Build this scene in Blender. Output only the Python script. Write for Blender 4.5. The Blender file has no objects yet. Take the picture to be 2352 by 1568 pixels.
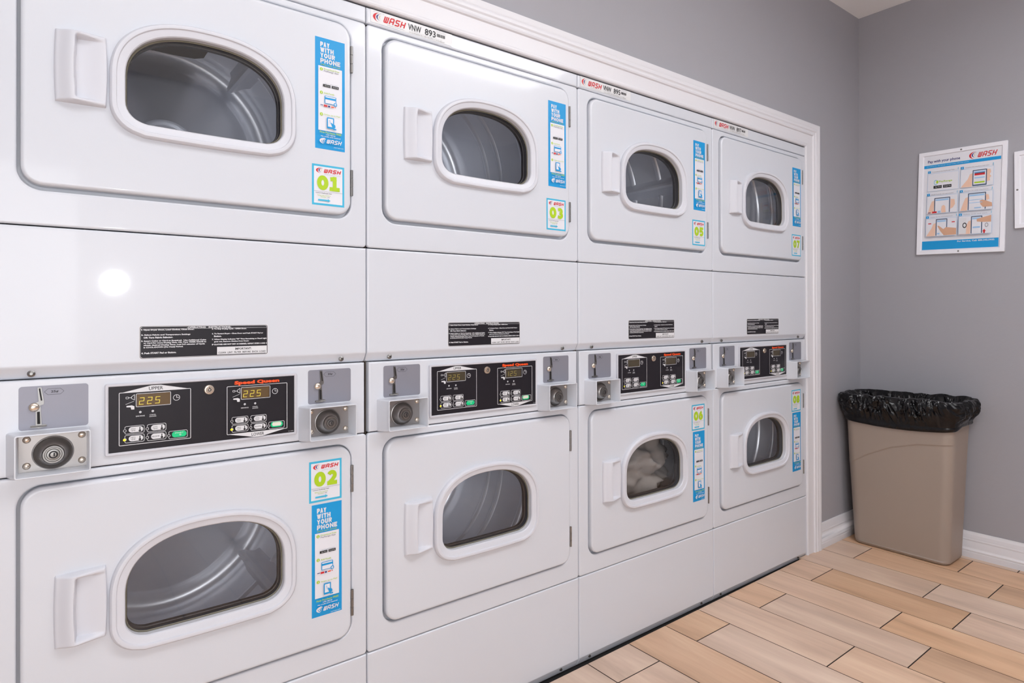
import bpy, bmesh, math, random
from mathutils import Vector, Matrix, noise
from mathutils.geometry import tessellate_polygon
PI = math.pi
SC = bpy.context.scene
COL = SC.collection
random.seed(4)

# ------------------------------------------------------------------ camera
CAMP = Vector((-0.6205, -1.36763, 1.05788))
yaw, pitch, roll = 0.65609, 0.0041, -0.00228
fw = Vector((math.sin(yaw)*math.cos(pitch), math.cos(yaw)*math.cos(pitch), math.sin(pitch)))
rt = fw.cross(Vector((0, 0, 1))).normalized(); up = rt.cross(fw)
rt2 = rt*math.cos(roll) + up*math.sin(roll); up2 = -rt*math.sin(roll) + up*math.cos(roll)
M = Matrix(((rt2.x, up2.x, -fw.x), (rt2.y, up2.y, -fw.y), (rt2.z, up2.z, -fw.z)))
cam = bpy.data.cameras.new('camera'); camo = bpy.data.objects.new('camera', cam); COL.objects.link(camo)
camo.matrix_world = Matrix.Translation(CAMP) @ M.to_4x4()
cam.sensor_width = 36.0; cam.lens = 1424.113/2352*36.0
cam.shift_y = -(784-714.35)/2352.0
cam.clip_start = 0.02
SC.camera = camo

# ------------------------------------------------------------------ world, lights, exposure
wd = bpy.data.worlds.new('world'); SC.world = wd; wd.use_nodes = True
wd.node_tree.nodes['Background'].inputs[0].default_value = (0.9, 0.95, 1, 1)
wd.node_tree.nodes['Background'].inputs[1].default_value = 0.3
def area(name, loc, size, power, color, rot=(0, 0, 0)):
    l = bpy.data.lights.new(name, 'AREA'); l.shape = 'RECTANGLE'; l.size, l.size_y = size
    l.energy = power; l.color = color
    o = bpy.data.objects.new(name, l); o.location = loc; o.rotation_euler = rot; COL.objects.link(o); return o
area('ceiling_lamp', (-0.3, -1.05, 2.47), (1.2, 0.4), 8, (0.92, 0.96, 1.0))
area('ceiling_lamp', (1.25, -1.5, 2.47), (1.2, 0.4), 14, (0.96, 0.98, 1.0))  # added as soft fill for the right-hand side, not a known fixture
area('rear_fill_light', (-0.9, -2.8, 1.02), (2.6, 1.7), 72, (0.95, 0.97, 1.0), (math.radians(90), 0, math.radians(-12)))  # unseen fill added behind the camera to brighten the drum interiors
area('ceiling_fill_uplight', (1.25, -1.5, 2.38), (1.2, 0.4), 34, (0.96, 0.97, 1.0), (PI, 0, 0))  # upward fill light added to brighten the ceiling
area('ceiling_fill_uplight', (-0.3, -1.05, 2.38), (1.2, 0.4), 6, (0.95, 0.97, 1.0), (PI, 0, 0))  # weaker upward fill, added on the left
fl = bpy.data.lights.new('flash_lamp', 'POINT'); fl.energy = 26; fl.shadow_soft_size = 0.045; fl.color = (0.97, 0.98, 1)
flo = bpy.data.objects.new('flash_lamp', fl); flo.location = (-0.33, -2.0, 1.205); COL.objects.link(flo)
vs = SC.view_settings
vs.view_transform = 'Standard'; vs.look = 'None'; vs.gamma = 1.0; vs.use_curve_mapping = False
vs.exposure = -0.53
SC.cycles.max_bounces = 10; SC.cycles.diffuse_bounces = 6; SC.cycles.glossy_bounces = 6
SC.cycles.transparent_max_bounces = 12

# ------------------------------------------------------------------ materials
def lin(c):
    return tuple((x/255/12.92 if x/255 <= .04045 else ((x/255+.055)/1.055)**2.4) for x in c) + (1,)
MATS = {}
def mat(name, rgb, rough=.5, metal=0.0, coat=0.0, emit=None, spec=.5):
    if name in MATS: return MATS[name]
    m = bpy.data.materials.new(name); m.use_nodes = True
    b = m.node_tree.nodes['Principled BSDF']
    b.inputs['Base Color'].default_value = lin(rgb); b.inputs['Roughness'].default_value = rough
    b.inputs['Metallic'].default_value = metal; b.inputs['Coat Weight'].default_value = coat
    b.inputs['Coat Roughness'].default_value = .05
    b.inputs['Specular IOR Level'].default_value = spec
    if emit:
        b.inputs['Emission Color'].default_value = lin(rgb); b.inputs['Emission Strength'].default_value = emit
    MATS[name] = m; return m
def bump(m, scale, strength, dist=.001, detail=2):
    nt = m.node_tree; b = nt.nodes['Principled BSDF']
    tc = nt.nodes.new('ShaderNodeTexCoord'); n = nt.nodes.new('ShaderNodeTexNoise'); bp = nt.nodes.new('ShaderNodeBump')
    n.inputs['Scale'].default_value = scale; n.inputs['Detail'].default_value = detail
    bp.inputs['Strength'].default_value = strength; bp.inputs['Distance'].default_value = dist
    nt.links.new(tc.outputs['Object'], n.inputs['Vector']); nt.links.new(n.outputs['Fac'], bp.inputs['Height'])
    nt.links.new(bp.outputs['Normal'], b.inputs['Normal']); return m
ENAMEL = bump(mat('white_enamel', (206, 209, 216), .36, 0, .4), 350, .12, .0003)
PLAST = mat('white_plastic', (206, 207, 214), .4)
TRIMW = mat('trim_paint', (219, 218, 222), .4)
WALL = bump(mat('grey_wall_paint', (158, 157, 162), .62), 55, .25, .002, 4)
CEIL = bump(mat('ceiling_paint', (245, 245, 245), .8), 90, .2, .001)
STEEL = mat('bright_steel', (140, 138, 136), .33, 1)
DRUM = mat('drum_steel', (243, 245, 252), .31, .4)
GREYP = mat('grey_plate', (142, 142, 152), .5, .4)
PLATE = mat('lock_plate_steel', (160, 156, 154), .36, .9)
BRASS = mat('rivet_nickel', (226, 212, 196), .22, .9)
BLACK = mat('black_film', (30, 27, 33), .42, spec=.3)
INK = mat('black_ink', (26, 24, 28), .5)
WINK = mat('white_ink', (214, 214, 217), .5)
DARK = mat('dark_void', (24, 22, 22), .8)
SEAL = mat('glass_seal', (120, 115, 100), .5)
RED = mat('red_ink', (200, 30, 38), .5)
NAVY = mat('navy_ink', (50, 55, 120), .5)
TAN = mat('tan_ink', (214, 190, 140), .5)
CYAN = mat('cyan_ink', (60, 175, 210), .45)
BLUE = mat('blue_ink', (0, 146, 208), .45)
LIME = mat('lime_ink', (168, 200, 24), .5)
GINK = mat('grey_ink', (140, 140, 148), .5)
PAPER = mat('sticker_paper', (220, 220, 226), .45)
LEDBG = mat('display_window', (96, 76, 50), .25)
LEDBG2 = mat('display_window_dim', (70, 62, 48), .25)
LEDY = mat('display_digit', (225, 205, 70), .5, emit=.12)
LEDD = mat('display_digit_dim', (150, 135, 60), .5)
LAMPY = mat('indicator_lamp', (240, 225, 40), .4, emit=.5)
GREEN = mat('start_green', (0, 200, 130), .4)
ORANGE = mat('orange_ink', (240, 80, 20), .45)
SKIN = mat('skin_print', (226, 188, 165), .5)
SKIN2 = mat('skin_print_shade', (205, 160, 132), .5)
SBLUE = mat('slate_print', (62, 84, 112), .5)
LBLUE = mat('light_blue_print', (150, 190, 226), .5)
TAUPE = bump(mat('taupe_plastic', (156, 142, 131), .5), 500, .15, .0004)
BAG = mat('black_bag_plastic', (8, 7, 10), .24, spec=.4)
CLOTH = bump(mat('laundry_cloth', (138, 132, 128), .9), 700, .3, .0005)
GLASS = bpy.data.materials.new('door_glass'); GLASS.use_nodes = True
nt = GLASS.node_tree; nt.nodes.clear()
o_ = nt.nodes.new('ShaderNodeOutputMaterial'); mx = nt.nodes.new('ShaderNodeMixShader'); tr = nt.nodes.new('ShaderNodeBsdfTransparent')
gl = nt.nodes.new('ShaderNodeBsdfGlossy'); lw = nt.nodes.new('ShaderNodeLayerWeight'); pw_ = nt.nodes.new('ShaderNodeMath'); fr = nt.nodes.new('ShaderNodeMath')
tr.inputs[0].default_value = (1, 1, 1, 1); gl.inputs['Roughness'].default_value = .02; lw.inputs['Blend'].default_value = .5; pw_.operation = 'POWER'; pw_.inputs[1].default_value = 4.5; fr.operation = 'MULTIPLY_ADD'; fr.inputs[1].default_value = .92; fr.inputs[2].default_value = .06
nt.links.new(lw.outputs['Facing'], pw_.inputs[0]); nt.links.new(pw_.outputs[0], fr.inputs[0])
nt.links.new(fr.outputs[0], mx.inputs[0]); nt.links.new(tr.outputs[0], mx.inputs[1]); nt.links.new(gl.outputs[0], mx.inputs[2]); nt.links.new(mx.outputs[0], o_.inputs[0])

# ------------------------------------------------------------------ mesh builder
def text_geo(s, bold=0.0, cache={}):
    k = (s, bold)
    if k in cache: return cache[k]
    cu = bpy.data.curves.new('t', 'FONT'); cu.body = s; cu.size = 1; cu.offset = bold; cu.resolution_u = 2
    ob = bpy.data.objects.new('t', cu); me = ob.to_mesh()
    vs_ = [(v.co.x, v.co.y) for v in me.vertices]; fs = [tuple(p.vertices) for p in me.polygons]
    ob.to_mesh_clear(); bpy.data.objects.remove(ob); bpy.data.curves.remove(cu)
    cache[k] = (vs_, fs); return cache[k]
class MB:
    def __init__(s): s.v = []; s.f = []; s.m = []; s.mats = []
    def mi(s, m):
        if m not in s.mats: s.mats.append(m)
        return s.mats.index(m)
    def add(s, vs_, fs, m):
        b = len(s.v); s.v += [tuple(v) for v in vs_]; k = s.mi(m)
        for f in fs: s.f.append(tuple(b+i for i in f)); s.m.append(k)
    def box(s, x0, x1, y0, y1, z0, z1, m):
        s.add([(x, y, z) for x in (x0, x1) for y in (y0, y1) for z in (z0, z1)],
              [(0, 1, 3, 2), (4, 6, 7, 5), (0, 4, 5, 1), (2, 3, 7, 6), (0, 2, 6, 4), (1, 5, 7, 3)], m)
    def loops(s, ls, m, cap0=False, cap1=False, closed=True):
        n = len(ls[0]); b = len(s.v); k = s.mi(m)
        for l in ls: s.v += [tuple(p) for p in l]
        for i in range(len(ls)-1):
            for j in range(n if closed else n-1):
                j2 = (j+1) % n
                s.f.append((b+i*n+j, b+i*n+j2, b+(i+1)*n+j2, b+(i+1)*n+j)); s.m.append(k)
        if cap0: s.f.append(tuple(b+j for j in range(n))[::-1]); s.m.append(k)
        if cap1: s.f.append(tuple(b+(len(ls)-1)*n+j for j in range(n))); s.m.append(k)
    def lathe(s, c, prof, m, n=32, ax='y', cap=False):
        ls = []
        for r, h in prof:
            l = []
            for j in range(n):
                a = 2*PI*j/n
                if ax == 'y': l.append((c[0]+r*math.cos(a), c[1]+h, c[2]+r*math.sin(a)))
                elif ax == 'x': l.append((c[0]+h, c[1]+r*math.cos(a), c[2]+r*math.sin(a)))
                else: l.append((c[0]+r*math.cos(a), c[1]+r*math.sin(a), c[2]+h))
            ls.append(l)
        s.loops(ls, m, cap1=cap)
    def tube(s, pts, r, m, n=8):
        ls = []
        P = [Vector(p) for p in pts]
        for i, p in enumerate(P):
            d = (P[min(i+1, len(P)-1)]-P[max(i-1, 0)]).normalized()
            a = d.cross(Vector((0, 0, 1)) if abs(d.z) < .9 else Vector((1, 0, 0))).normalized(); b_ = d.cross(a)
            ls.append([p+a*r*math.cos(2*PI*j/n)+b_*r*math.sin(2*PI*j/n) for j in range(n)])
        s.loops(ls, m, True, True)
    def tess(s, polys, m):   # polys: list of 3D loops, first outer
        tri = tessellate_polygon([[Vector(p) for p in l] for l in polys])
        s.add([p for l in polys for p in l], tri, m)
    def build(s, name, parent=None, angle=32, loc=None, flip=False, smooth=True):
        me = bpy.data.meshes.new(name); me.from_pydata(s.v, [], s.f)
        for m in s.mats: me.materials.append(m)
        me.polygons.foreach_set('material_index', s.m)
        me.validate(); me.update()
        bm = bmesh.new(); bm.from_mesh(me)
        bmesh.ops.remove_doubles(bm, verts=bm.verts, dist=1e-7)
        if flip is not None: bmesh.ops.recalc_face_normals(bm, faces=bm.faces)
        bm.to_mesh(me); bm.free()
        if smooth:
            me.polygons.foreach_set('use_smooth', [True]*len(me.polygons)); me.set_sharp_from_angle(angle=math.radians(angle))
        o = bpy.data.objects.new(name, me); COL.objects.link(o)
        if parent: o.parent = parent
        if loc: o.location = loc
        return o
def _arc(cx, cy, rx, ry, a0, a1, n=16): return [(cx+rx*math.cos(math.radians(a0+(a1-a0)*k/n)), cy+ry*math.sin(math.radians(a0+(a1-a0)*k/n))) for k in range(n+1)]
GW = {'W': 1.3, 'I': .42, 'E': .9, '1': .8, 'H': 1.05, 'N': 1.08, 'O': 1.15}
GL = {'P': [[(0, 0), (0, 1), (.7, 1), (1, .85), (1, .6), (.7, .45), (0, .45)]], 'A': [[(0, 0), (.5, 1), (1, 0)], [(.2, .3), (.8, .3)]], 'Y': [[(0, 1), (.5, .48), (1, 1)], [(.5, .5), (.5, 0)]],
      'W': [[(0, 1), (.25, 0), (.5, .9), (.75, 0), (1, 1)]], 'I': [[(.5, 0), (.5, 1)]], 'T': [[(0, 1), (1, 1)], [(.5, 1), (.5, 0)]], 'H': [[(0, 0), (0, 1)], [(1, 0), (1, 1)], [(0, .5), (1, .5)]],
      'O': [_arc(.5, .5, .5, .5, 0, 360, 20)], 'U': [[(0, 1), (0, .3), (.2, 0), (.8, 0), (1, .3), (1, 1)]], 'R': [[(0, 0), (0, 1), (.7, 1), (1, .87), (1, .65), (.7, .5), (0, .5)], [(.5, .48), (1, 0)]],
      'N': [[(0, 0), (0, 1)], [(0, .95), (1, .05)], [(1, 0), (1, 1)]], 'E': [[(1, 0), (0, 0), (0, 1), (1, 1)], [(0, .5), (.85, .5)]],
      '0': [_arc(.5, .5, .5, .5, 0, 360, 28)], '1': [[(.12, .95), (.5, .98)], [(.5, 1), (.5, 0)], [(0, 0), (1, 0)]], '2': [_arc(.48, .70, .47, .30, 150, -30, 14)+[(.55, .28), (.05, .02)], [(.05, 0), (1, 0)]],
      '3': [[(.05, .93)]+_arc(.45, .75, .45, .25, 85, -90, 12), _arc(.45, .26, .52, .26, 90, -90, 14)+[(.0, .08)]], '4': [[(1, .25), (0, .25), (.65, 1), (.65, 0)]],
      '5': [[(.95, 1), (.1, 1), (.08, .56)], [(.08, .55)]+_arc(.45, .30, .5, .30, 95, -90, 14)+[(.0, .06)]], '6': [_arc(.5, .30, .48, .30, 0, 360, 24), _arc(1.0, .30, .98, .72, 180, 105, 12)],
      '7': [[(0, 1), (1, 1), (.35, 0)]], '8': [_arc(.5, .26, .5, .26, 0, 360, 22), _arc(.5, .76, .42, .24, 0, 360, 22)]}
class Deco(MB):
    """flat printed artwork on a plane: origin O, right R, up U, outward N; h = layer height"""
    def __init__(s, O=(0, 0, 0), R=(1, 0, 0), U=(0, 0, 1), N=(0, -1, 0)):
        super().__init__(); s.O, s.R, s.U, s.N = map(Vector, (O, R, U, N)); s.h = 0.0; s.st = .00015
    def P(s, x, y, h=None): return s.O+s.R*x+s.U*y+s.N*(s.h if h is None else h)
    def poly(s, pts, m):
        s.h += s.st; s.tess([[s.P(*p) for p in pts]], m)
    def rect(s, x0, x1, y0, y1, m): s.h += s.st; s.add([s.P(x0, y0), s.P(x1, y0), s.P(x1, y1), s.P(x0, y1)], [(0, 1, 2, 3)], m)
    def rects(s, L, m):
        s.h += s.st
        for x0, x1, y0, y1 in L: s.add([s.P(x0, y0), s.P(x1, y0), s.P(x1, y1), s.P(x0, y1)], [(0, 1, 2, 3)], m)
    def rr(s, x0, x1, y0, y1, r, m): s.poly(rr2(x0, x1, y0, y1, r, 5), m)
    def rrline(s, x0, x1, y0, y1, r, w, m): s.outline(rr2(x0, x1, y0, y1, r, 5), w, m)
    def outline(s, pts, w, m):
        s.h += s.st; n = len(pts); a = []; 
        cx = sum(p[0] for p in pts)/n; cy = sum(p[1] for p in pts)/n
        ins = []
        for i in range(n):
            p0, p1, p2 = (Vector(pts[i-1]), Vector(pts[i]), Vector(pts[(i+1) % n]))
            e1 = (p1-p0); e2 = (p2-p1)
            e1 = e1.normalized() if e1.length > 1e-9 else e2.normalized(); e2 = e2.normalized() if e2.length > 1e-9 else e1
            n1 = Vector((-e1.y, e1.x)); n2 = Vector((-e2.y, e2.x)); nn = (n1+n2)
            nn = nn.normalized() if nn.length > 1e-6 else n1
            c = max(.4, nn.dot(n1)); ins.append(p1+nn*(w/c))
        s.loops([[s.P(*p) for p in pts], [s.P(p.x, p.y) for p in ins]], m)
    def disc(s, x, y, r, m, n=16): s.poly([(x+r*math.cos(2*PI*i/n), y+r*math.sin(2*PI*i/n)) for i in range(n)], m)
    def ring(s, x, y, r, w, m, n=20): s.outline([(x+r*math.cos(2*PI*i/n), y+r*math.sin(2*PI*i/n)) for i in range(n)], w, m)
    def stroke(s, pts, w, m, same=False):
        if not same: s.h += s.st
        sx, sy = s.R.length, s.U.length; w = w*sx
        for i in range(len(pts)-1):
            a, b = Vector((pts[i][0]*sx, pts[i][1]*sy)), Vector((pts[i+1][0]*sx, pts[i+1][1]*sy)); d = (b-a)
            if d.length < 1e-9: continue
            d.normalize(); n = Vector((-d.y, d.x))*w/2; e = d*w*.32
            q = [a-n-e, b-n+e, b+n+e, a+n-e]
            s.h += 4e-6; s.add([s.P(p.x/sx, p.y/sy) for p in q], [(0, 1, 2, 3)], m)
    def glyphs(s, t, x0, x1, y0, y1, wt, m, gap=.16):
        '''heavy sans lettering built of strokes; wt = stroke weight as a share of the height'''
        H = y1-y0; sx = s.R.length; sy = s.U.length; W_ = (x1-x0)*sx; Hh = H*sy; w = wt*Hh
        wid = [GW.get(c, 1.0) for c in t]; tot = sum(wid)+gap*(len(t)-1); u = W_/tot; ox = 0; s.h += s.st
        for c, wd_ in zip(t, wid):
            cw = wd_*u
            for pl in GL[c]:
                for a, b in zip(pl, pl[1:]):
                    A = Vector((ox+w/2+(cw-w)*a[0], w/2+(Hh-w)*a[1])); B = Vector((ox+w/2+(cw-w)*b[0], w/2+(Hh-w)*b[1])); d = B-A
                    if d.length < 1e-9: continue
                    d.normalize(); n = Vector((-d.y, d.x))*w/2; e = d*w*(.5 if len(pl) < 9 else .12); q = [A-n-e, B-n+e, B+n+e, A+n-e]
                    s.h += 4e-6; s.add([s.P(x0+min(max(p.x, ox), ox+cw)/sx, y0+min(max(p.y, 0), Hh)/sy) for p in q], [(0, 1, 2, 3)], m)
            ox += cw+gap*u
    def text(s, t, x0, x1, y0, y1, m, bold=0.0, shear=0.0):
        vs_, fs = text_geo(t, bold)
        if not vs_: return
        xa, xb = min(v[0] for v in vs_), max(v[0] for v in vs_); ya, yb = min(v[1] for v in vs_), max(v[1] for v in vs_)
        if x1 is None: x1 = x0+(xb-xa)*(y1-y0)/max(1e-6, yb-ya)
        s.h += s.st; H = (y1-y0); sh = shear*H
        pts = []
        for x, y in vs_:
            v = (y-ya)/(yb-ya); pts.append(s.P(x0+(x-xa)/(xb-xa)*(x1-x0-sh)+sh*v, y0+v*H))
        s.add(pts, fs, m)
    def line(s, t, x, y, h, m, w=None, bold=.02):   # text line on a baseline; cap height h; natural or given width
        vs_, fs = text_geo(t, bold); xa, xb = min(v[0] for v in vs_), max(v[0] for v in vs_)
        k = h/.73; kx = k if w is None else w/(xb-xa)
        s.h += s.st
        s.add([s.P(x+(a-xa)*kx, y+b*k) for a, b in vs_], fs, m)
    def wash(s, x0, x1, y0, y1, c1, c2, c3, word):
        """swoosh plus slanted WASH lettering"""
        W_ = x1-x0; H = y1-y0
        def cres(cx, cy, rx, ry, th, m, a0, a1):
            o = []; i_ = []
            for k in range(15):
                a = a0+(a1-a0)*k/14; t = math.sin(PI*k/14)**.8
                o.append((cx+rx*math.cos(a), cy+ry*math.sin(a))); i_.append((cx+(rx-th*t)*math.cos(a), cy+(ry-th*.28*t)*math.sin(a)))
            s.poly(o+i_[::-1], m)
        A0, A1 = math.radians(78), math.radians(262)
        cres(x0+.22*W_, y0+.52*H, .22*W_, .46*H, .075*W_, c1, A0, A1)
        cres(x0+.25*W_, y0+.55*H, .155*W_, .33*H, .045*W_, c2, A0, A1)
        cres(x0+.27*W_, y0+.58*H, .09*W_, .2*H, .025*W_, c3, A0, A1)
        lx0, lw, h = x0+.30*W_, .70*W_, .66*H; yb = y0+.2*H; gap = lw*.045; ky = s.R.length/s.U.length; cw = (lw-h*.28/ky-3*gap)/4; sw = cw*.25
        s.h += s.st
        def L(k, pts):
            ox = lx0+k*(cw+gap)
            q = [(ox+sw/2+(cw-sw)*u+.28*h/ky*v, yb+sw*ky/2+(h-sw*ky)*v) for u, v in pts]
            s.stroke(q, sw, word, True)
        L(0, [(0, 1), (0, .15), (.1, 0), (.42, 0), (.5, .1)]); L(0, [(.5, 1), (.5, 0), (.88, 0), (1, .15), (1, 1)])
        L(1, [(0, 0), (0, .85), (.15, 1), (.85, 1), (1, .85), (1, 0)]); L(1, [(0, .4), (1, .4)])
        L(2, [(1, 1), (.15, 1), (0, .85), (0, .68), (.15, .53), (.85, .47), (1, .32), (1, .15), (.85, 0), (0, 0)])
        L(3, [(0, 0), (0, 1)]); L(3, [(1, 0), (1, 1)]); L(3, [(0, .5), (1, .5)])
def rr2(x0, x1, y0, y1, r, n=6):
    P = []
    for cx, cy, a in ((x1-r, y0+r, -PI/2), (x1-r, y1-r, 0), (x0+r, y1-r, PI/2), (x0+r, y0+r, PI)):
        for i in range(n+1): t = a+PI/2*i/n; P.append((cx+r*math.cos(t), cy+r*math.sin(t)))
    return P
def rrl(x0, x1, z0, z1, r, y, i=0.0, n=8):   # 3D loop in the xz plane, inset i
    return [(a, y, b) for a, b in rr2(x0+i, x1-i, z0+i, z1-i, max(r-i, .0008), n)]
def dshape(hw, zb, zc, b, rc, i=0.0, bow=.0, cx=0.0):
    hw -= i; zb += i; b -= i; rc = max(.002, rc-i); P = []
    for k in range(13): x = -(hw-rc)+2*(hw-rc)*k/12; P.append((x, zb-bow*(1-(x/hw)**2)))
    for k in range(1, 9): t = -PI/2+PI/2*k/8; P.append((hw-rc+rc*math.cos(t), zb+rc+rc*math.sin(t)))
    for k in range(1, 4): P.append((hw, zb+rc+(zc-zb-rc)*k/3))
    e = 2/2.4
    for k in range(1, 65):
        t = PI*k/64; c, s_ = math.cos(t), max(0, math.sin(t)); P.append((hw*math.copysign(abs(c)**e, c), zc+b*s_**e))
    for k in range(1, 4): P.append((-hw, zc-(zc-zb-rc)*k/3))
    for k in range(1, 8): t = PI+PI/2*k/8; P.append((-hw+rc+rc*math.cos(t), zb+rc+rc*math.sin(t)))
    return [(cx+x, z) for x, z in P]
def edge_steps(r, n=4): return [(r*(1-math.sin(PI/2*k/n)), r*(1-math.cos(PI/2*k/n))) for k in range(n+1)]  # (inset, depth)
def empty(name, loc, label, cat, group=None):
    o = bpy.data.objects.new(name, None); COL.objects.link(o); o.location = loc; o.empty_display_size = .1
    o['label'] = label; o['category'] = cat
    if group: o['group'] = group
    return o
def tag(o, label, cat, group=None, kind=None):
    o['label'] = label; o['category'] = cat
    if group: o['group'] = group
    if kind: o['kind'] = kind
    return o
def struct(o, label=None):
    o['kind'] = 'structure'
    if label: o['label'] = label
    return o

# ------------------------------------------------------------------ room shell
XW, ZC, YW = 2.5967, 2.5063, 0.005
XL, YF = -2.3, -2.9
DX0, DX1, DZ = -0.702, 2.056, 1.7885       # opening for the dryers
mb = MB()
mb.box(XL, DX0, YW, YW+.12, 0, ZC, WALL); mb.box(DX0, DX1, YW, YW+.12, DZ, ZC, WALL); mb.box(DX1, XW, YW, YW+.12, -.02, ZC, WALL)
struct(mb.build('wall_back', smooth=False), 'grey painted wall around the row of dryers')
mb = MB(); mb.box(XW, XW+.1, YF, YW+.12, -.02, ZC, WALL); struct(mb.build('wall_right', smooth=False), 'grey painted end wall behind the trash can')
mb = MB(); mb.box(XL-.1, XL, YF, YW+.12, -.02, ZC, WALL); struct(mb.build('wall_left', smooth=False))
mb = MB(); mb.box(XL-.1, XW+.1, YF-.1, YF, -.02, ZC, WALL); struct(mb.build('wall_front', smooth=False))
mb = MB(); mb.box(XL-.1, XW+.1, YF-.1, 1.0, ZC, ZC+.08, CEIL); struct(mb.build('ceiling', smooth=False), 'white ceiling')
mb = MB(); mb.box(DX0-.1, DX1+.1, .90, .95, -.02, ZC, DARK); mb.box(DX0-.12, DX0-.02, YW+.12, .95, -.02, ZC, DARK); mb.box(DX1+.02, DX1+.12, YW+.12, .95, -.02, ZC, DARK)
struct(mb.build('wall_recess', smooth=False))

# floor : wood-look porcelain planks with recessed grout
def tile_material():
    m = bpy.data.materials.new('wood_look_tile'); m.use_nodes = True; nt = m.node_tree; b = nt.nodes['Principled BSDF']
    N = nt.nodes.new; Lk = nt.links.new
    tc = N('ShaderNodeTexCoord'); at = N('ShaderNodeAttribute'); at.attribute_name = 'tile'
    add = N('ShaderNodeVectorMath'); add.operation = 'MULTIPLY_ADD'
    add.inputs[1].default_value = (13, 29, 7); Lk(at.outputs['Color'], add.inputs[0]); Lk(tc.outputs['Object'], add.inputs[2])
    mp = N('ShaderNodeMapping'); mp.inputs['Scale'].default_value = (11, 1.6, 1); Lk(add.outputs[0], mp.inputs['Vector'])
    n1 = N('ShaderNodeTexNoise'); n1.inputs['Scale'].default_value = 1.0; n1.inputs['Detail'].default_value = 5; n1.inputs['Distortion'].default_value = .8; Lk(mp.outputs[0], n1.inputs['Vector'])
    mp2 = N('ShaderNodeMapping'); mp2.inputs['Scale'].default_value = (60, 4, 1); Lk(add.outputs[0], mp2.inputs['Vector'])
    n2 = N('ShaderNodeTexNoise'); n2.inputs['Detail'].default_value = 3; n2.inputs['Scale'].default_value = 1.3; Lk(mp2.outputs[0], n2.inputs['Vector'])
    cr = N('ShaderNodeValToRGB'); e = cr.color_ramp.elements
    e[0].position = .28; e[0].color = lin((182, 151, 127)); e[1].position = .72; e[1].color = lin((222, 191, 164))
    x = cr.color_ramp.elements.new(.5); x.color = lin((208, 175, 149)); Lk(n1.outputs['Fac'], cr.inputs[0])
    mxx = N('ShaderNodeMix'); mxx.data_type = 'RGBA'; mxx.blend_type = 'OVERLAY'; mxx.inputs[0].default_value = .14
    Lk(cr.outputs[0], mxx.inputs[6]); Lk(n2.outputs['Fac'], mxx.inputs[7])
    hs = N('ShaderNodeHueSaturation'); mr = N('ShaderNodeMapRange'); mr.inputs['To Min'].default_value = .93; mr.inputs['To Max'].default_value = 1.07
    sp = N('ShaderNodeSeparateColor'); Lk(at.outputs['Color'], sp.inputs[0]); Lk(sp.outputs[0], mr.inputs[0]); Lk(mr.outputs[0], hs.inputs['Value'])
    mr2 = N('ShaderNodeMapRange'); mr2.inputs['To Min'].default_value = .8; mr2.inputs['To Max'].default_value = 1.2; Lk(sp.outputs[1], mr2.inputs[0]); Lk(mr2.outputs[0], hs.inputs['Saturation'])
    Lk(mxx.outputs[2], hs.inputs['Color']); Lk(hs.outputs[0], b.inputs['Base Color']); b.inputs['Roughness'].default_value = .42
    return m
TILE = tile_material(); GROUT = mat('brown_grout', (38, 24, 16), .9)
TW, T0, TL = .18462, 1.44325, .4773
mb = MB(); tiles = []; G = .0019
mb.box(XL-.1, XW+.1, YF-.1, 1.0, -.06, -.014, DARK)
mb.box(XL, XW, YF, -.021, -.014, -.0009, GROUT); mb.box(DX1-.02, XW, -.02, YW, -.014, -.0009, GROUT)
nbase = len(mb.f)
tm = mb.mi(TILE); cols = [0]*0
for k in range(-21, 7):
    xa = max(T0+k*TW, XL); xb = min(T0+(k+1)*TW, XW)
    if xb-xa < .004: continue
    y0 = -.140 if k % 2 == 0 else .0108
    for n in range(-7, 2):
        ya, yb = y0+(n-1)*TL, y0+n*TL
        eg = lambda x: min(-.0075, -.0190+(x-.55)/1.40*.0115)
        front = xa <= DX1-.12; lim = YW-.001 if not front else -.0075
        yb = min(yb, lim); ya = max(ya, YF)
        if yb-ya < .006: continue
        x0_, x1_, y0_, y1_ = xa+G, xb-G, ya+G, yb-(G if yb < lim else 0)
        b = len(mb.v); c = .0006
        for i, z in ((0, -.010), (0, -c), (c, 0)):
            e0, e1 = ((min(y1_, eg(x0_)), min(y1_, eg(x1_))) if front else (y1_, y1_))
            mb.v += [(x0_+i, y0_+i, z), (x1_-i, y0_+i, z), (x1_-i, e1-i, z), (x0_+i, e0-i, z)]
        rc_ = (random.random(), random.random(), random.random(), 1)
        for l in (0, 4):
            for j in range(4): mb.f.append((b+l+j, b+l+(j+1) % 4, b+l+4+(j+1) % 4, b+l+4+j)); mb.m.append(tm); tiles.append(rc_)
        mb.f.append((b+8, b+9, b+10, b+11)); mb.m.append(tm); tiles.append(rc_)
me = bpy.data.meshes.new('floor'); me.from_pydata(mb.v, [], mb.f)
for m in mb.mats: me.materials.append(m)
me.polygons.foreach_set('material_index', mb.m)
ca = me.color_attributes.new('tile', 'FLOAT_COLOR', 'CORNER')
allc = [(.5, .5, .5, 1)]*nbase+tiles
for p in me.polygons:
    for li in p.loop_indices: ca.data[li].color = allc[p.index]
fo = bpy.data.objects.new('floor', me); COL.objects.link(fo); struct(fo, 'beige wood-look plank tiles with dark brown grout')

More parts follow.
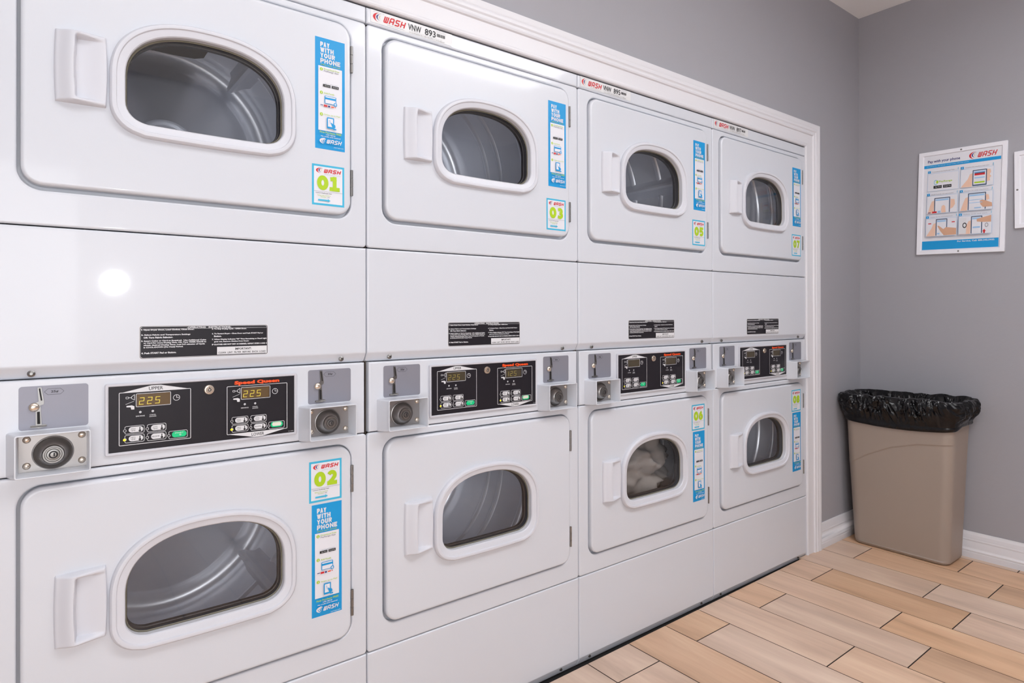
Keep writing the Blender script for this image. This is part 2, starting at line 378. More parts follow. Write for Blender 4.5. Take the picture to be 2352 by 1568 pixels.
# casing round the dryer opening (mitred) and baseboards
PROF = [(0, .001), (0, .0075), (.002, .0105), (.006, .0120), (.011, .0118), (.015, .0092), (.022, .0088), (.050, .0098), (.056, .0105), (.059, .0150), (.064, .0165), (.069, .0150),
        (.073, .0155), (.078, .0185), (.085, .0185), (.090, .0165), (.096, .0185), (.104, .0195), (.110, .0185), (.112, .015), (.112, 0)]
mb = MB(); ls = []
path = [(DX0+.006, 0, -1, 0), (DX0+.006, DZ-.001, -1, 1), (DX1-.002, DZ-.001, 1, 1), (DX1-.002, 0, 1, 0)]
for (px, pz, sx, sz) in path:
    ls.append([(px+sx*o, YW-t, (pz+sz*o*.95)) for o, t in PROF])
mb.loops(ls, TRIMW, closed=False)
for e_ in (0, 3): mb.tess([ls[e_]], TRIMW)
struct(mb.build('trim_1', angle=20), 'white moulded casing around the dryer opening')
BP = [(0, 0), (.0145, 0), (.0150, .003), (.0150, .024), (.0135, .027), (.0150, .029), (.0150, .034), (.012, .041), (.0112, .045), (.0106, .070), (.0098, .0722), (.0108, .0745), (.0108, .079), (.0095, .082), (.0090, .090), (.007, .098), (.0058, .107), (.004, .1125), (0, .1125)]
def base(name, pts, lab=None):
    mb = MB(); ls = []
    for (x, y, nx, ny) in pts: ls.append([(x+nx*t, y+ny*t, z*.99) for t, z in BP])
    mb.loops(ls, TRIMW, closed=False)
    for l in (ls[0], ls[-1]): mb.tess([l], TRIMW)
    return struct(mb.build(name, angle=20), lab)
base('baseboard_back', [(DX1+.111, YW, 0, -1), (XW, YW, 0, -1)], 'white ridged baseboard between dryer casing and corner')
base('baseboard_right', [(XW, YW, -1, 0), (XW, YF, -1, 0)], 'white ridged baseboard along the end wall')
base('baseboard_left', [(XL, YF, 1, 0), (XL, YW, 1, 0)])
base('baseboard_front', [(XW, YF, 0, 1), (XL, YF, 0, 1)])

# ------------------------------------------------------------------ dryers. mesh coordinates: x in [-.686, 0] -> shifted by CX; z = height above floor
W = 0.686; CX = .343
def sh(mb_):
    mb_.v = [(v[0]+CX, v[1], v[2]) for v in mb_.v]; return mb_
def panel_with_hole(outer, oc, orad, yf, thick, hole, hc, hrad, m):
    mb = MB(); n = 8
    x0, x1, z0, z1 = outer
    L = [rrl(x0, x1, z0, z1, oc, yf, orad+.0015)]
    for i, d in edge_steps(orad): L.append(rrl(x0, x1, z0, z1, oc, yf+d, i))
    L.append(rrl(x0, x1, z0, z1, oc, yf+thick, 0))
    mb.loops(L, m)
    a, b, c, d_ = hole
    H = [rrl(a, b, c, d_, hc, yf, -hrad-.0015)]
    for i, d in edge_steps(hrad): H.append(rrl(a, b, c, d_, hc, yf+d, -i))
    H.append(rrl(a, b, c, d_, hc, yf+.018, 0)); H.append(rrl(a, b, c, d_, hc, yf+.019, .03))
    mb.loops(H, m)
    mb.tess([L[0], H[0][::-1]], m)
    return mb
def upper_panel(): return panel_with_hole((-.6850, -.0010, 1.2151, 1.7437), .008, .0038, 0, .009, (-.6452, -.0382, 1.2772, 1.7275), .036, .0035, ENAMEL)
def lower_panel(): return panel_with_hole((-.6850, -.0010, .2600, .7766), .008, .0038, 0, .009, (-.6452, -.0382, .3120, .7590), .036, .0035, ENAMEL)
def sheet(x0, x1, z0, z1, r, fy, m, zs_extra=(), back=.02):
    """sheet panel with rolled edges; fy(z) extra depth"""
    es = edge_steps(r)
    xs = [(x0+r-i_, d) for i_, d in es][::-1]
    xs = [(x0+i_, d) for i_, d in es][::-1]+[(x0+r+.0015, 0), (x1-r-.0015, 0)]+[(x1-i_, d) for i_, d in es]
    zs = [(z0+i_, d) for i_, d in es][::-1]+[(z0+r+.0015, 0)]+[(z, 0) for z in zs_extra]+[(z1-r-.0015, 0)]+[(z1-i_, d) for i_, d in es]
    g = [[(x, max(dx, dz)+fy(z), z) for x, dx in xs] for z, dz in zs]
    mb = MB(); mb.loops(g, m, closed=False)
    rim = g[0]+[r_[-1] for r_ in g[1:]]+g[-1][::-1][1:]+[r_[0] for r_ in g[::-1][1:-1]]
    mb.loops([rim, [(p[0], back, p[2]) for p in rim]], m)
    return mb
def door_mesh():   # upper door, z absolute
    mb = MB(); x0, x1, z0, z1 = -.6402, -.0420, 1.2852, 1.7232
    L = [rrl(x0, x1, z0, z1, .032, -.006, .0075)]
    for i, d in edge_steps(.006): L.append(rrl(x0, x1, z0, z1, .032, -.006+d, i))
    L.append(rrl(x0, x1, z0, z1, .032, .0155, 0)); mb.loops(L, ENAMEL)
    def D(i, y): return [(a, y, b) for a, b in dshape(.1455, 1.4195, 1.5000, .1030, .036, i, .002, -.341)]
    mb.tess([L[0], D(-.004, -.006)[::-1]], ENAMEL)
    mb.loops([D(-.004, -.006), D(-.004, .030)], ENAMEL)
    mb.loops([L[-1], rrl(x0, x1, z0, z1, .032, .0156, .02)], ENAMEL)
    return mb
def frame_mesh():
    mb = MB(); A = dshape(.171, 1.3945, 1.5000, .1270, .056, 0, .004, -.341); B = dshape(.1455, 1.4195, 1.5000, .1030, .036, 0, .002, -.341)
    pr = [(0, -.0055), (0, -.0115), (.05, -.0150), (.15, -.0178), (.30, -.0186), (.40, -.0178), (.46, -.0150), (.60, -.0140), (.80, -.0132), (.93, -.0120), (1, -.0095), (1.0, .003)]
    mb.loops([[(a[0]*(1-t)+b[0]*t, y, a[1]*(1-t)+b[1]*t) for a, b in zip(A, B)] for t, y in pr], PLAST)
    return mb
def seal_mesh():
    mb = MB()
    def D(i, y): return [(a, y, b) for a, b in dshape(.1455, 1.4195, 1.5000, .1030, .036, i, .002, -.341)]
    mb.loops([D(0, .003), D(.0025, .0015), D(.0035, .003)], SEAL); mb.loops([D(.0035, .003), D(.0035, .016), D(.0055, .017), D(.0055, .026)], INK)
    return mb
def glass_mesh():
    mb = MB(); b = dshape(.1455, 1.4195, 1.5000, .1030, .036, .002, .002, -.341); rings = []
    cx, cz = -.341, 1.505
    for k in range(9):
        t = 1-k/8; rings.append([(cx+(p[0]-cx)*t, .0035-.0008*(1-t*t), cz+(p[1]-cz)*t) for p in b])
    mb.loops(rings[:-1], GLASS); i0 = len(mb.v); mb.v.append((cx, .0027, cz)); n = len(b); s0 = i0-n
    for j in range(n): mb.f.append((s0+j, s0+(j+1) % n, i0)); mb.m.append(0)
    return mb
def handle_mesh():
    mb = MB(); nx, nz = 54, 64; x0, x1, z0, z1 = -.5925, -.5165, 1.4365, 1.5655
    def sst(a, b, t): t = max(0, min(1, (t-a)/(b-a))); return t*t*(3-2*t)
    g = []
    for j in range(nz+1):
        v = j/nz; row = []
        for i in range(nx+1):
            u = i/nx; vv = 2*v-1
            bulge = .0022*(1-vv*vv)*(1 if u > .5 else -.8)*abs(2*u-1)
            x = x0+(x1-x0)*u+bulge; z = z0+(z1-z0)*v+ (.0015*(u-.5))
            ridge = .37+.03*(1-vv*vv)*-1
            shell = .006+.013*sst(0, ridge, u)-.009*sst(ridge, 1.0, u)
            cav_top = .013+.017*0
            dz = min(z-z0, z1-z)
            cav = sst(ridge+.015, ridge+.075, u)*(1-sst(.955, .985, u))*sst(.007, .0125, dz)
            floor_ = .0012+.0075*sst(ridge, .97, u)**1.5
            h = shell*(1-cav)+min(shell, floor_)*cav
            e = min(min(u, 1-u)*(x1-x0), min(v, 1-v)*(z1-z0))
            h = h*min(1, math.sqrt(max(0, 1-(1-min(e/.004, 1))**2))) if e < .004 else h
            row.append((x, -.0058-h, z))
        g.append(row)
    mb.loops(g, PLAST, closed=False); return mb
def hinge_mesh(z0, z1):
    mb = MB(); L = z1-z0
    for k in range(3):
        a = z0+L*k/3+.0006; b = z0+L*(k+1)/3-.0006
        mb.lathe((-.0402, -.0045, 0), [(.0001, a), (.0034, a), (.0034, b), (.0001, b)], STEEL, 12, 'z')
    mb.lathe((-.0402, -.0045, 0), [(.0022, z0), (.0022, z1)], STEEL, 8, 'z')
    return mb
def pay_sticker():
    d = Deco((-.1262, -.0062, 1.4284), R=(.0690, 0, 0), U=(0, 0, .2494)); d.st = .0001
    R = lambda x0, x1, a, b, m: d.rect(x0, x1, 1-b, 1-a, m)
    R(0, 1, 0, 1, BLUE)
    for t, a, b, x1 in (('PAY', .037, .080, .48), ('WITH', .087, .130, .62), ('YOUR', .136, .179, .66), ('PHONE', .186, .228, .84)):
        d.glyphs(t, .17, x1, 1-b, 1-a, .25, WINK)
    d.text('SIMPLE. FAST. SECURE.', .17, .84, 1-.247, 1-.237, LIME, .01)
    R(.10, .90, .257, .835, PAPER)
    for n, a in ((1, .285), (2, .495), (3, .690)):
        d.h += .0001; d.poly([(.20+.052*math.cos(k*PI/8), 1-a+.0145*math.sin(k*PI/8)) for k in range(16)], LIME); d.glyphs(str(n), .183, .217, 1-a-.008, 1-a+.008, .2, PAPER)
    d.text('Download Free', .28, .80, 1-.285, 1-.272, LIME, .01); d.text('PayRange App', .28, .78, 1-.306, 1-.290, GINK, .01)
    d.text('Scan or search in store', .32, .74, 1-.412, 1-.405, GINK)
    d.rects([(.25, .50, 1-.440, 1-.418), (.54, .78, 1-.440, 1-.418)], INK); d.text('App Store', .30, .48, 1-.435, 1-.424, WINK); d.text('Google Play', .57, .76, 1-.435, 1-.424, WINK)
    d.text('Add Funds', .28, .62, 1-.503, 1-.489, LIME, .01)
    d.rr(.30, .69, 1-.590, 1-.520, .012, BLUE); R(.325, .665, .5245, .5855, PAPER); R(.325, .665, .534, .552, BLUE)
    d.poly([(.66+.06*math.cos(k*PI/8), 1-.585+.0165*math.sin(k*PI/8)) for k in range(16)], BLUE); d.rects([(.62, .70, 1-.5875, 1-.5825), (.648, .672, 1-.596, 1-.574)], PAPER)
    d.rects([(.16, .25, 1-.612, 1-.606)], NAVY); d.rects([(.27, .39, 1-.620, 1-.603)], RED); d.rects([(.41, .48, 1-.620, 1-.605)], NAVY); d.rects([(.51, .61, 1-.618, 1-.608)], ORANGE); d.rects([(.64, .67, 1-.616, 1-.609)], RED)
    d.text('Swipe up to Pay!', .28, .82, 1-.699, 1-.684, LIME, .01)
    d.rr(.37, .61, 1-.812, 1-.712, .012, BLUE); R(.405, .575, .722, .795, PAPER); d.stroke([(.46, 1-.735), (.49, 1-.77)], .014, BLUE)
    d.poly([(.50, 1-.755), (.54, 1-.760), (.58, 1-.768), (.64, 1-.772), (.66, 1-.790), (.63, 1-.803), (.56, 1-.800), (.52, 1-.780)], BLUE)
    d.rects([(.58, .68, 1-.818, 1-.806)], BLUE)
    d.text('First Purchase FREE', .13, .86, 1-.862, 1-.845, LIME, .02); d.text('with signup', .33, .65, 1-.880, 1-.867, WINK, .02)
    d.text('No credit card required', .17, .82, 1-.898, 1-.885, WINK, .02)
    d.wash(.12, .87, 1-.962, 1-.905, WINK, WINK, WINK, WINK)
    d.text('payrange.com', .60, .92, 1-.984, 1-.975, WINK)
    return d
def num_sticker(t):
    d = Deco((-.1335, -.0062, 1.3015), R=(.0748, 0, 0), U=(0, 0, .0912)); d.st = .0001
    d.rect(0, 1, 0, 1, CYAN); d.rect(.06, .94, .05, .95, PAPER)
    d.wash(.12, .90, .775, .925, RED, NAVY, TAN, RED)
    d.text('Multifamily Laundry Systems', .38, .88, .757, .775, GINK)
    d.glyphs(t[0], .15, .50, .375, .735, .30, LIME); d.glyphs(t[1], .535, .85, .375, .735, .27, LIME)
    d.rects([(.06, .94, .337, .343)], GINK)
    d.text('Launch PayRange App', .11, .60, .285, .312, INK, .01); d.text('Select this machine', .16, .56, .235, .258, LIME, .01); d.text('Number', .26, .44, .195, .218, LIME, .01); d.text('01'.replace('01', t), .47, .53, .195, .215, INK)
    d.poly([(.18, .105), (.48, .105), (.48, .085), (.56, .125), (.48, .165), (.48, .145), (.18, .145)], CYAN)
    return d
def asset_label(t):
    d = Deco((-.6800, -.0003, 1.7462), R=(.2340, 0, 0), U=(0, 0, .0385)); d.st = .00008
    d.rect(.02, .99, .14, .93, mat('label_paper', (216, 216, 217), .35))
    d.text('Property of', .05, .17, .80, .86, GINK)
    d.wash(.045, .42, .20, .84, RED, NAVY, TAN, RED); d.text('Multifamily Laundry Systems', .20, .40, .20, .26, GINK)
    d.text('VNW', .445, .60, .36, .76, INK, .015); d.text(t, .645, .78, .36, .78, INK, .015)
    random.seed(7); x = .795; L = []
    while x < .895: w = random.choice((.002, .004, .006)); L.append((x, x+w, .48, .68)); x += w+random.choice((.002, .003))
    d.rects(L, INK); d.text('For refunds or service', .79, .90, .84, .88, GINK); d.text('please report number', .79, .91, .74, .79, GINK)
    d.text('For quickest service visit us online or use our app', .48, .86, .28, .33, GINK); d.text('Or to call please dial 1-800-342-5932 or service@wash', .455, .89, .18, .25, INK)
    return d
INSTR = [(0, 1, '1. Open Dryer Door, Load Clothes, Close Door.', .385, .86), (0, 1, '2. Select Fabric and Temperature Settings', .355, .71), (1, 1, 'OR Turn Fabric Selector.', .21, .635),
         (0, 1, '3. Insert Coins or Card as Required.  Use Additional Coins', .475, .53), (1, 1, 'or Card for more Drying Time. OR, Turn TIMER KNOB to', .46, .47), (1, 1, 'obtain desired Drying Time. Last 2-5 minutes of Cycle', .45, .405),
         (1, 1, 'is COOL-DOWN (No Heat) Period.', .285, .34), (0, 1, '4. Push START Pad or Button.', .25, .175)]
INSTR2 = [(0, 1, '5. To Stop Drying Cycle - OPEN Door.', .28, .86), (0, 1, '6. To Restart Dryer - Close Door and Push START Pad or', .42, .71), (1, 1, 'Button.', .06, .635), (0, 1, '7. When Display Indicates "00" Time Remaining or Panel Light', .455, .53),
          (1, 1, 'goes out, Remove Clothes from Dryer.', .285, .46), (0, 1, 'IF CLOTHES ARE NOT DRY AS DESIRED, REPEAT STEPS 3 AND 4', .45, .37)]
def instruction_plate():
    d = Deco((-.4633, -.0002, .9722), R=(.2382, 0, 0), U=(0, 0, .0645)); d.st = .00006
    q = lambda i, m: d.poly([(x/.2382, y/.0645) for x, y in rr2(i, .2382-i, i, .0645-i, .0045, 5)], m)
    q(0, WINK); q(.0012, BLACK); q(.0019, WINK); q(.0025, BLACK)
    d.text('-OPERATING   INSTRUCTIONS-', .345, .69, .905, .957, WINK, .03); d.rects([(.011, .989, .893, .901)], WINK)
    for ind, _, s_, w, y in INSTR: d.text(s_, .015+.016*ind, .015+.016*ind+w, y-.02, y+.032, WINK, .055)
    for ind, _, s_, w, y in INSTR2: d.text(s_, .535+.016*ind, min(.985, .535+.016*ind+w), y-.02, y+.032, WINK, .055)
    d.rect(.575, .985, .06, .30, WINK); d.text('IMPORTANT:', .72, .855, .19, .26, INK, .03); d.text('CLEAN  LINT  FILTER  BEFORE  EACH  LOAD', .585, .975, .09, .145, INK, .02)
    return d
def seg7(d, s_, x, y, w, h, m, gap, slant=.12, t=.0011):
    SEG = {'0': 'abcdef', '1': 'bc', '2': 'abged', '3': 'abgcd', '4': 'fgbc', '5': 'afgcd', '6': 'afgedc', '7': 'abc', '8': 'abcdefg', '9': 'abcdfg'}
    Q = {'a': ((0, 1), (1, 1)), 'b': ((1, 1), (1, .5)), 'c': ((1, .5), (1, 0)), 'd': ((0, 0), (1, 0)), 'e': ((0, 0), (0, .5)), 'f': ((0, .5), (0, 1)), 'g': ((0, .5), (1, .5))}
    d.h += d.st
    for k, c in enumerate(s_):
        for g in SEG[c]:
            (a, b), (a2, b2) = Q[g]
            d.stroke([(x+k*gap+a*w+slant*b*h, y+b*h), (x+k*gap+a2*w+slant*b2*h, y+b2*h)], t, m, True)
YC = .0022   # control panel face
def display_panel():
    d = Deco((0, YC-.0046, 0)); d.st = .00007; w = .0011
    d.rect(-.5118, -.1710, .8008, .9236, BLACK)
    def cluster(x0, x1, z0, z1, up_):
        d.rrline(x0, x1, z0, z1, .002, w, WINK)
        m_ = (x0+x1)/2
        if up_: d.poly([(x0+.004, z1-.0005), (x1-.004, z1-.0005), (m_+.008, z1+.0103), (m_-.008, z1+.0103)], WINK); d.text('UPPER', m_-.0120, m_+.0120, z1+.0012, z1+.0078, INK, .01)
        else: d.poly([(x0+.004, z0+.0005), (m_-.008, z0-.0098), (m_+.008, z0-.0098), (x1-.004, z0+.0005)], WINK); d.text('LOWER', m_-.0125, m_+.0125, z0-.0078, z0-.0012, INK, .01)
        X = lambda t: x0+t*(.1215)
        d.rrline(X(.225), X(.710), z1-.0292, z1-.0038, .002, .0009, WINK)
        d.ring(X(.79), z1-.0165, .0060, .0009, WINK); d.stroke([(X(.79), z1-.0125), (X(.79), z1-.0165), (X(.79)+.0040, z1-.0165)], .0009, WINK)
        # coin / card and hand pictograms
        d.rrline(X(.09), X(.13), z1-.0125, z1-.0085, .0012, .0007, WINK); d.stroke([(X(.13), z1-.0105), (X(.17), z1-.0105)], .0009, WINK); d.outline([(X(.165), z1-.0125), (X(.21), z1-.0160), (X(.21), z1-.0045), (X(.165), z1-.0085)], .0008, WINK)
        d.stroke([(X(.09), z1-.0225), (X(.20), z1-.0175)], .0006, WINK)
        d.poly([(X(.10), z1-.0255), (X(.17), z1-.0250), (X(.205), z1-.0270), (X(.205), z1-.0330), (X(.165), z1-.0330), (X(.155), z1-.0285), (X(.10), z1-.0280)], WINK)
        for t, lab in ((.285, 'D'), (.455, 'C')): d.disc(X(t), z1-.0390, .0021, WINK); d.disc(X(t), z1-.0390, .0009, GINK, 8)
        d.text('DRYING', X(.225), X(.345), z1-.0475, z1-.0452, WINK, .02); d.text('COOL', X(.41), X(.50), z1-.0468, z1-.0447, WINK, .02); d.text('DOWN', X(.41), X(.50), z1-.0500, z1-.0479, WINK, .02)
        for bx, bz, l1, l2, lit in ((.075, .0635, 'HIGH', 'TEMP', 0), (.075, .0800, 'MED', 'TEMP', 1), (.375, .0635, 'LOW', 'TEMP', 0), (.375, .0800, 'DELICATES', '', 0)):
            a, b_ = X(bx), X(bx+.265); za, zb_ = z1-bz-.0150, z1-bz
            d.rrline(a, b_, za, zb_, .003, .0008, WINK); d.disc(a+.0003, (za+zb_)/2-.0008, .0034, BLACK); d.ring(a+.0003, (za+zb_)/2-.0008, .0027, .0007, WINK)
            if lit: d.disc(a-.0003, (za+zb_)/2-.0012, .0024, LAMPY)
            d.rr(a+.0065, b_-.0022, za+.0025, zb_-.0022, .0050, WINK)
            if l2: d.text(l1, a+.0095, a+.0175, (za+zb_)/2+.0004, (za+zb_)/2+.0028, INK, .0); d.text(l2, a+.0095, a+.0175, (za+zb_)/2-.0030, (za+zb_)/2-.0006, INK, .0)
            else: d.text(l1, a+.0078, a+.0205, (za+zb_)/2-.0012, (za+zb_)/2+.0012, INK, .01)
            d.stroke([(b_-.0075, za+.0045), (b_-.0075, zb_-.0040)], .0016, INK); d.disc(b_-.0075, za+.0048, .0022, INK, 10)
        a, b_ = X(.672), X(.945); za, zb_ = z1-.0960, z1-.0806
        d.rrline(a, b_, za, zb_, .003, .0008, WINK); d.disc(a+.0003, (za+zb_)/2-.0008, .0034, BLACK); d.ring(a+.0003, (za+zb_)/2-.0008, .0027, .0007, WINK)
    cluster(-.4960, -.3745, .8122, .9118, True); cluster(-.3090, -.1870, .8110, .9102, False)
    d.text('Speed Queen', -.2955, -.2050, .9112, .9206, ORANGE, .06)
    d.text('511082', -.186, -.175, .8045, .8062, WINK)
    return d
def display_mesh(x0, z1, digits, bright):
    X = lambda t: x0+t*(.1215)
    d = Deco((0, YC-.0052, 0)); d.st = .00008
    d.rr(X(.238), X(.697), z1-.0280, z1-.0050, .0012, LEDBG if bright else LEDBG2)
    if digits: seg7(d, digits, X(.270), z1-.0243, .0068, .0122, LEDY if bright else LEDD, .0133)
    return d
def start_mesh(x0, z1, worn):
    X = lambda t: x0+t*(.1215)
    d = Deco((0, YC-.0052, 0)); d.st = .0001; a, b_ = X(.672)+.0062, X(.945)-.0016; za, zb_ = z1-.0940, z1-.0826
    for k in range(3): d.h += .0002
    d.rr(a, b_, za, zb_, .0052, GREEN)
    if worn: d.rr(a+.003, b_-.003, za+.0025, zb_-.001, .0035, mat('worn_button', (222, 218, 205), .5))
    else: d.text('START', a+.005, b_-.005, zb_-.0042, zb_-.0020, WINK, .01); d.outline([(a+.0125, za+.0045), (a+.0145, za+.0025), (a+.0165, za+.0045), (a+.0145, za+.0062)], .0006, WINK)
    return d
def bezel_mesh():
    mb = MB(); pr = [(0, 0), (0, -.0042), (.0012, -.0056), (.0042, -.0056), (.0060, -.0040), (.0060, -.0030)]
    mb.loops([rrl(-.5180, -.1650, .7952, .9290, .004, YC+y, i, 5) for i, y in pr], mat('bezel_grey', (196, 196, 203), .35)); return mb
def keylock_mesh():
    mb = MB(); c = (-.3415, YC-.0045, .9062)
    mb.lathe(c, [(.0098, 0), (.0098, -.0025), (.0088, -.0040), (.0068, -.0042), (.0064, -.0030), (.0056, -.0030), (.0050, -.0046), (.0001, -.0048)], BRASS, 28)
    mb.lathe(c, [(.0034, -.0049), (.0028, -.0052), (.0021, -.0049)], INK, 18); mb.box(c[0]-.0006, c[0]+.0006, c[1]-.0053, c[1]-.0048, c[2]+.0022, c[2]+.0052, INK)
    return mb
def control_panel():
    f = lambda z: YC
    return sheet(-.6800, -.0048, .7785, .9436, .0035, f, ENAMEL, back=.06)
def slot_plate(x0):
    d = Deco((0, YC, 0)); d.st = .0003; d.rr(x0, x0+.0998, .8568, .9330, .0050, GREYP)
    return d
def coin_slot(x0):   # raised chrome escutcheon with dark slots
    d = Deco((0, YC-.0004, 0)); ox = x0+.6425; p = lambda x, z: (x+ox, z)
    d.h = .0002
    out = [p(-.6165, .9305), p(-.6110, .9305), p(-.6072, .9050), p(-.6080, .9005), p(-.6130, .8985), p(-.6118, .8945), p(-.6118, .8890), p(-.6105, .8650), p(-.6060, .8652), p(-.6030, .8638), p(-.6045, .8612), p(-.6120, .8600), p(-.6145, .8588), p(-.6175, .8600), p(-.6255, .8605), p(-.6275, .8625), p(-.6255, .8645), p(-.6190, .8645), p(-.6190, .8885), p(-.6240, .8895), p(-.6285, .8950), p(-.6260, .9010), p(-.6200, .9035), p(-.6150, .9060)]
    rim = [(x, z) for x, z in out]
    L0 = [d.P(x, z, 0) for x, z in rim]; L1 = [d.P(x, z, .0016) for x, z in rim]; d.loops([L0, L1], STEEL); d.tess([L1], STEEL)
    d.h = .0018
    d.poly([p(-.6148, .9285), p(-.6126, .9288), p(-.6098, .9075), p(-.6118, .9070)], DARK)
    d.poly([p(-.6172, .8880), p(-.6132, .8880), p(-.6126, .8665), p(-.6168, .8665)], DARK)
    c = p(-.6213, .8962); d.lathe((c[0], YC-.0016, c[1]), [(.0078, 0), (.0076, -.0015), (.0062, -.0032), (.0035, -.0044), (.0001, -.0048)], BRASS, 22)
    a = [d.P(*p(-.6262+.0224*k/8, .8626), .0030+.0012*math.sin(PI*k/8)) for k in range(9)]; d.tube(a, .0011, STEEL, 8)
    d.h = .0001
    q = [p(-.6072, .9218), p(-.6020, .9165), p(-.5838, .9165), p(-.5785, .9218), p(-.5838, .9272), p(-.6020, .9272)]; d.outline(q, .0004, INK)
    d.text('25¢', p(-.5975, 0)[0], p(-.5868, 0)[0], .9192, .9240, INK, .02)
    return d
def coin_box(x0, x1):     # projecting square housing
    mb = MB(); z0, z1, pj, t = .7808, .8545, -.0385, .0020
    def R_(a, b, c, d_, r, y, n=4): return [(p, y, q) for p, q in rr2(a, b, c, d_, r, n)]
    L = [R_(x0-.0115, x1+.0012, z0-.0030, z1+.0006, .004, YC), R_(x0-.0095, x1+.0008, z0-.0030, z1+.0006, .004, YC-.006), R_(x0-.0025, x1, z0-.0015, z1, .004, -.026), R_(x0, x1, z0, z1, .004, -.034), R_(x0, x1, z0, z1, .004, pj+.0008),
         R_(x0+.0008, x1-.0008, z0+.0008, z1-.0008, .0034, pj), R_(x0+t, x1-t, z0+t, z1-t, .0026, pj), R_(x0+t+.0008, x1-t-.0008, z0+t+.0005, z1-t-.0005, .002, pj+.001), R_(x0+.0055, x1-.0045, z0+.0035, z1-.0050, .001, .0010)]
    mb.loops(L, ENAMEL); return mb
def lock_plate(x0, x1):
    d = Deco((0, 0, 0)); z0, z1 = .7845, .8498; cx, cz = (x0+x1)/2, .8145; c = (cx, .0005, cz)
    d.h = 0; P0 = [(cx+.0305*math.cos(2*PI*k/40), .0005, cz+.0295*math.sin(2*PI*k/40)) for k in range(40)]
    d.tess([rrl(x0+.0055, x1-.0045, z0, z1, .001, .0005, 0, 3), P0[::-1]], PLATE)
    def el(r, y): return [(cx+r*math.cos(2*PI*k/40), .0005+y, cz+r*.967*math.sin(2*PI*k/40)) for k in range(40)]
    d.loops([el(r, y) for r, y in [(.0305, .0002), (.0305, -.0002), (.0300, -.0025), (.0285, -.0032), (.0272, -.0012), (.0258, .0012), (.0235, -.004), (.0215, -.010), (.0185, -.0150), (.0155, -.0175), (.0145, -.0178)]], PLATE)
    return d
def lock_cyl(x0, x1):
    mb = MB(); c = ((x0+x1)/2, -.0165, .8140)
    mb.lathe(c, [(.0165, .003), (.0165, -.0015), (.0150, -.0040), (.0128, -.0040), (.0120, -.0028), (.0100, -.0028), (.0090, -.0048), (.0066, -.0050), (.0062, -.0036), (.0050, -.0036), (.0044, -.0050), (.0001, -.0052)], STEEL, 32)
    mb.lathe(c, [(.0064, -.0050), (.0056, -.0053), (.0048, -.0050)], INK, 20); mb.box(c[0]+.0002, c[0]+.0022, c[1]-.0058, c[1]-.0050, c[2]-.003, c[2]+.003, INK); return mb
def rivet(x, z):
    mb = MB(); mb.lathe((x, .0005, z), [(.0060, 0), (.0058, -.0015), (.0045, -.0032), (.0022, -.0042), (.0001, -.0045)], BRASS, 18); return mb
def screw(x, y, z, r=.0048, m=STEEL, tilt=True):
    mb = MB(); mb.lathe((x, y, z), [(r*1.25, .0006), (r*1.2, -.0006), (r, -.0012), (r*.95, -.0028), (r*.6, -.0036), (r*.5, -.0022), (.0001, -.0022)], m, 16); return mb
def access_panel():
    zc_ = .9648
    def fy(z):
        if z >= zc_+.004: return 0.0
        t = zc_+.004-z; return .0145*max(0, (t-.002))/.022 if t > .004 else .0145*(t*t/16e-6)*(.002/.022)
    return sheet(-.6850, -.0010, .9452, 1.2130, .0040, fy, ENAMEL, back=.022, zs_extra=(zc_-.003, zc_-.0015, zc_, zc_+.002, zc_+.004, zc_+.006))
def kick_panel():
    zc_ = .014
    def fy(z): return 0.0 if z >= zc_ else .012*(zc_-z)/.026
    return sheet(-.6850, -.0010, -.0120, .2579, .0036, fy, ENAMEL, back=.022, zs_extra= (.0115, .0128, zc_, .0155, .017))
def top_strip(): return sheet(-.6850, -.0010, 1.7459, 1.7835, .0036, lambda z: .0005, ENAMEL, back=.012)
def cabinet():
    mb = MB(); m = mat('cabinet_seam_shade', (74, 62, 54), .7); a, b = -.6840, -.0020  # white sides coloured dark brown to paint in the shade of the seams
    for x in (a, b): mb.box(min(x, x+(.0015 if x == a else -.0015)), max(x, x+(.0015 if x == a else -.0015)), .014, .78, -.012, 1.784, m)
    mb.box(a, b, .775, .78, -.012, 1.784, m); mb.box(a, b, .03, .78, 1.780, 1.784, m); mb.box(a, b, .03, .78, -.012, .0, m); mb.box(a, b, .045, .78, .86, .88, m)
    # bulkheads round the drum mouths
    for zc_ in (1.505, .538):
        C = [(-.341+.235*math.cos(2*PI*k/48), .032, zc_+.215*math.sin(2*PI*k/48)) for k in range(48)]
        mb.tess([[(a, .032, zc_-.25), (b, .032, zc_-.25), (b, .032, zc_+.24), (a, .032, zc_+.24)], C[::-1]], m)
        mb.loops([C, [(p[0], .05, p[2]) for p in C]], m)
    return mb
def drum_mesh():   # centred on its own origin
    mb = MB(); R0 = .292; pr = [(.235, .045), (.262, .052), (R0-.006, .060), (R0, .07)]
    for y in (.13, .20, .33, .40):
        pr += [(R0, y-.011), (R0-.006, y-.005), (R0-.007, y), (R0-.006, y+.005), (R0, y+.011)]
    pr += [(R0, .545), (R0-.006, .565), (R0-.02, .575), (.25, .577), (.235, .570), (.225, .560), (.150, .548), (.140, .542), (.085, .535), (.078, .528), (.070, .535), (.064, .528), (.056, .534), (.0001, .532)]
    mb.lathe((0, 0, 0), pr, DRUM, 72)
    for r_, n in ((.046, 16), (.034, 12), (.022, 8), (.010, 4)):
        for k in range(n):
            a = 2*PI*k/n; mb.lathe((r_*math.cos(a), .531, r_*math.sin(a)), [(.0034, 0), (.0001, -.0004)], DARK, 8)
    return mb
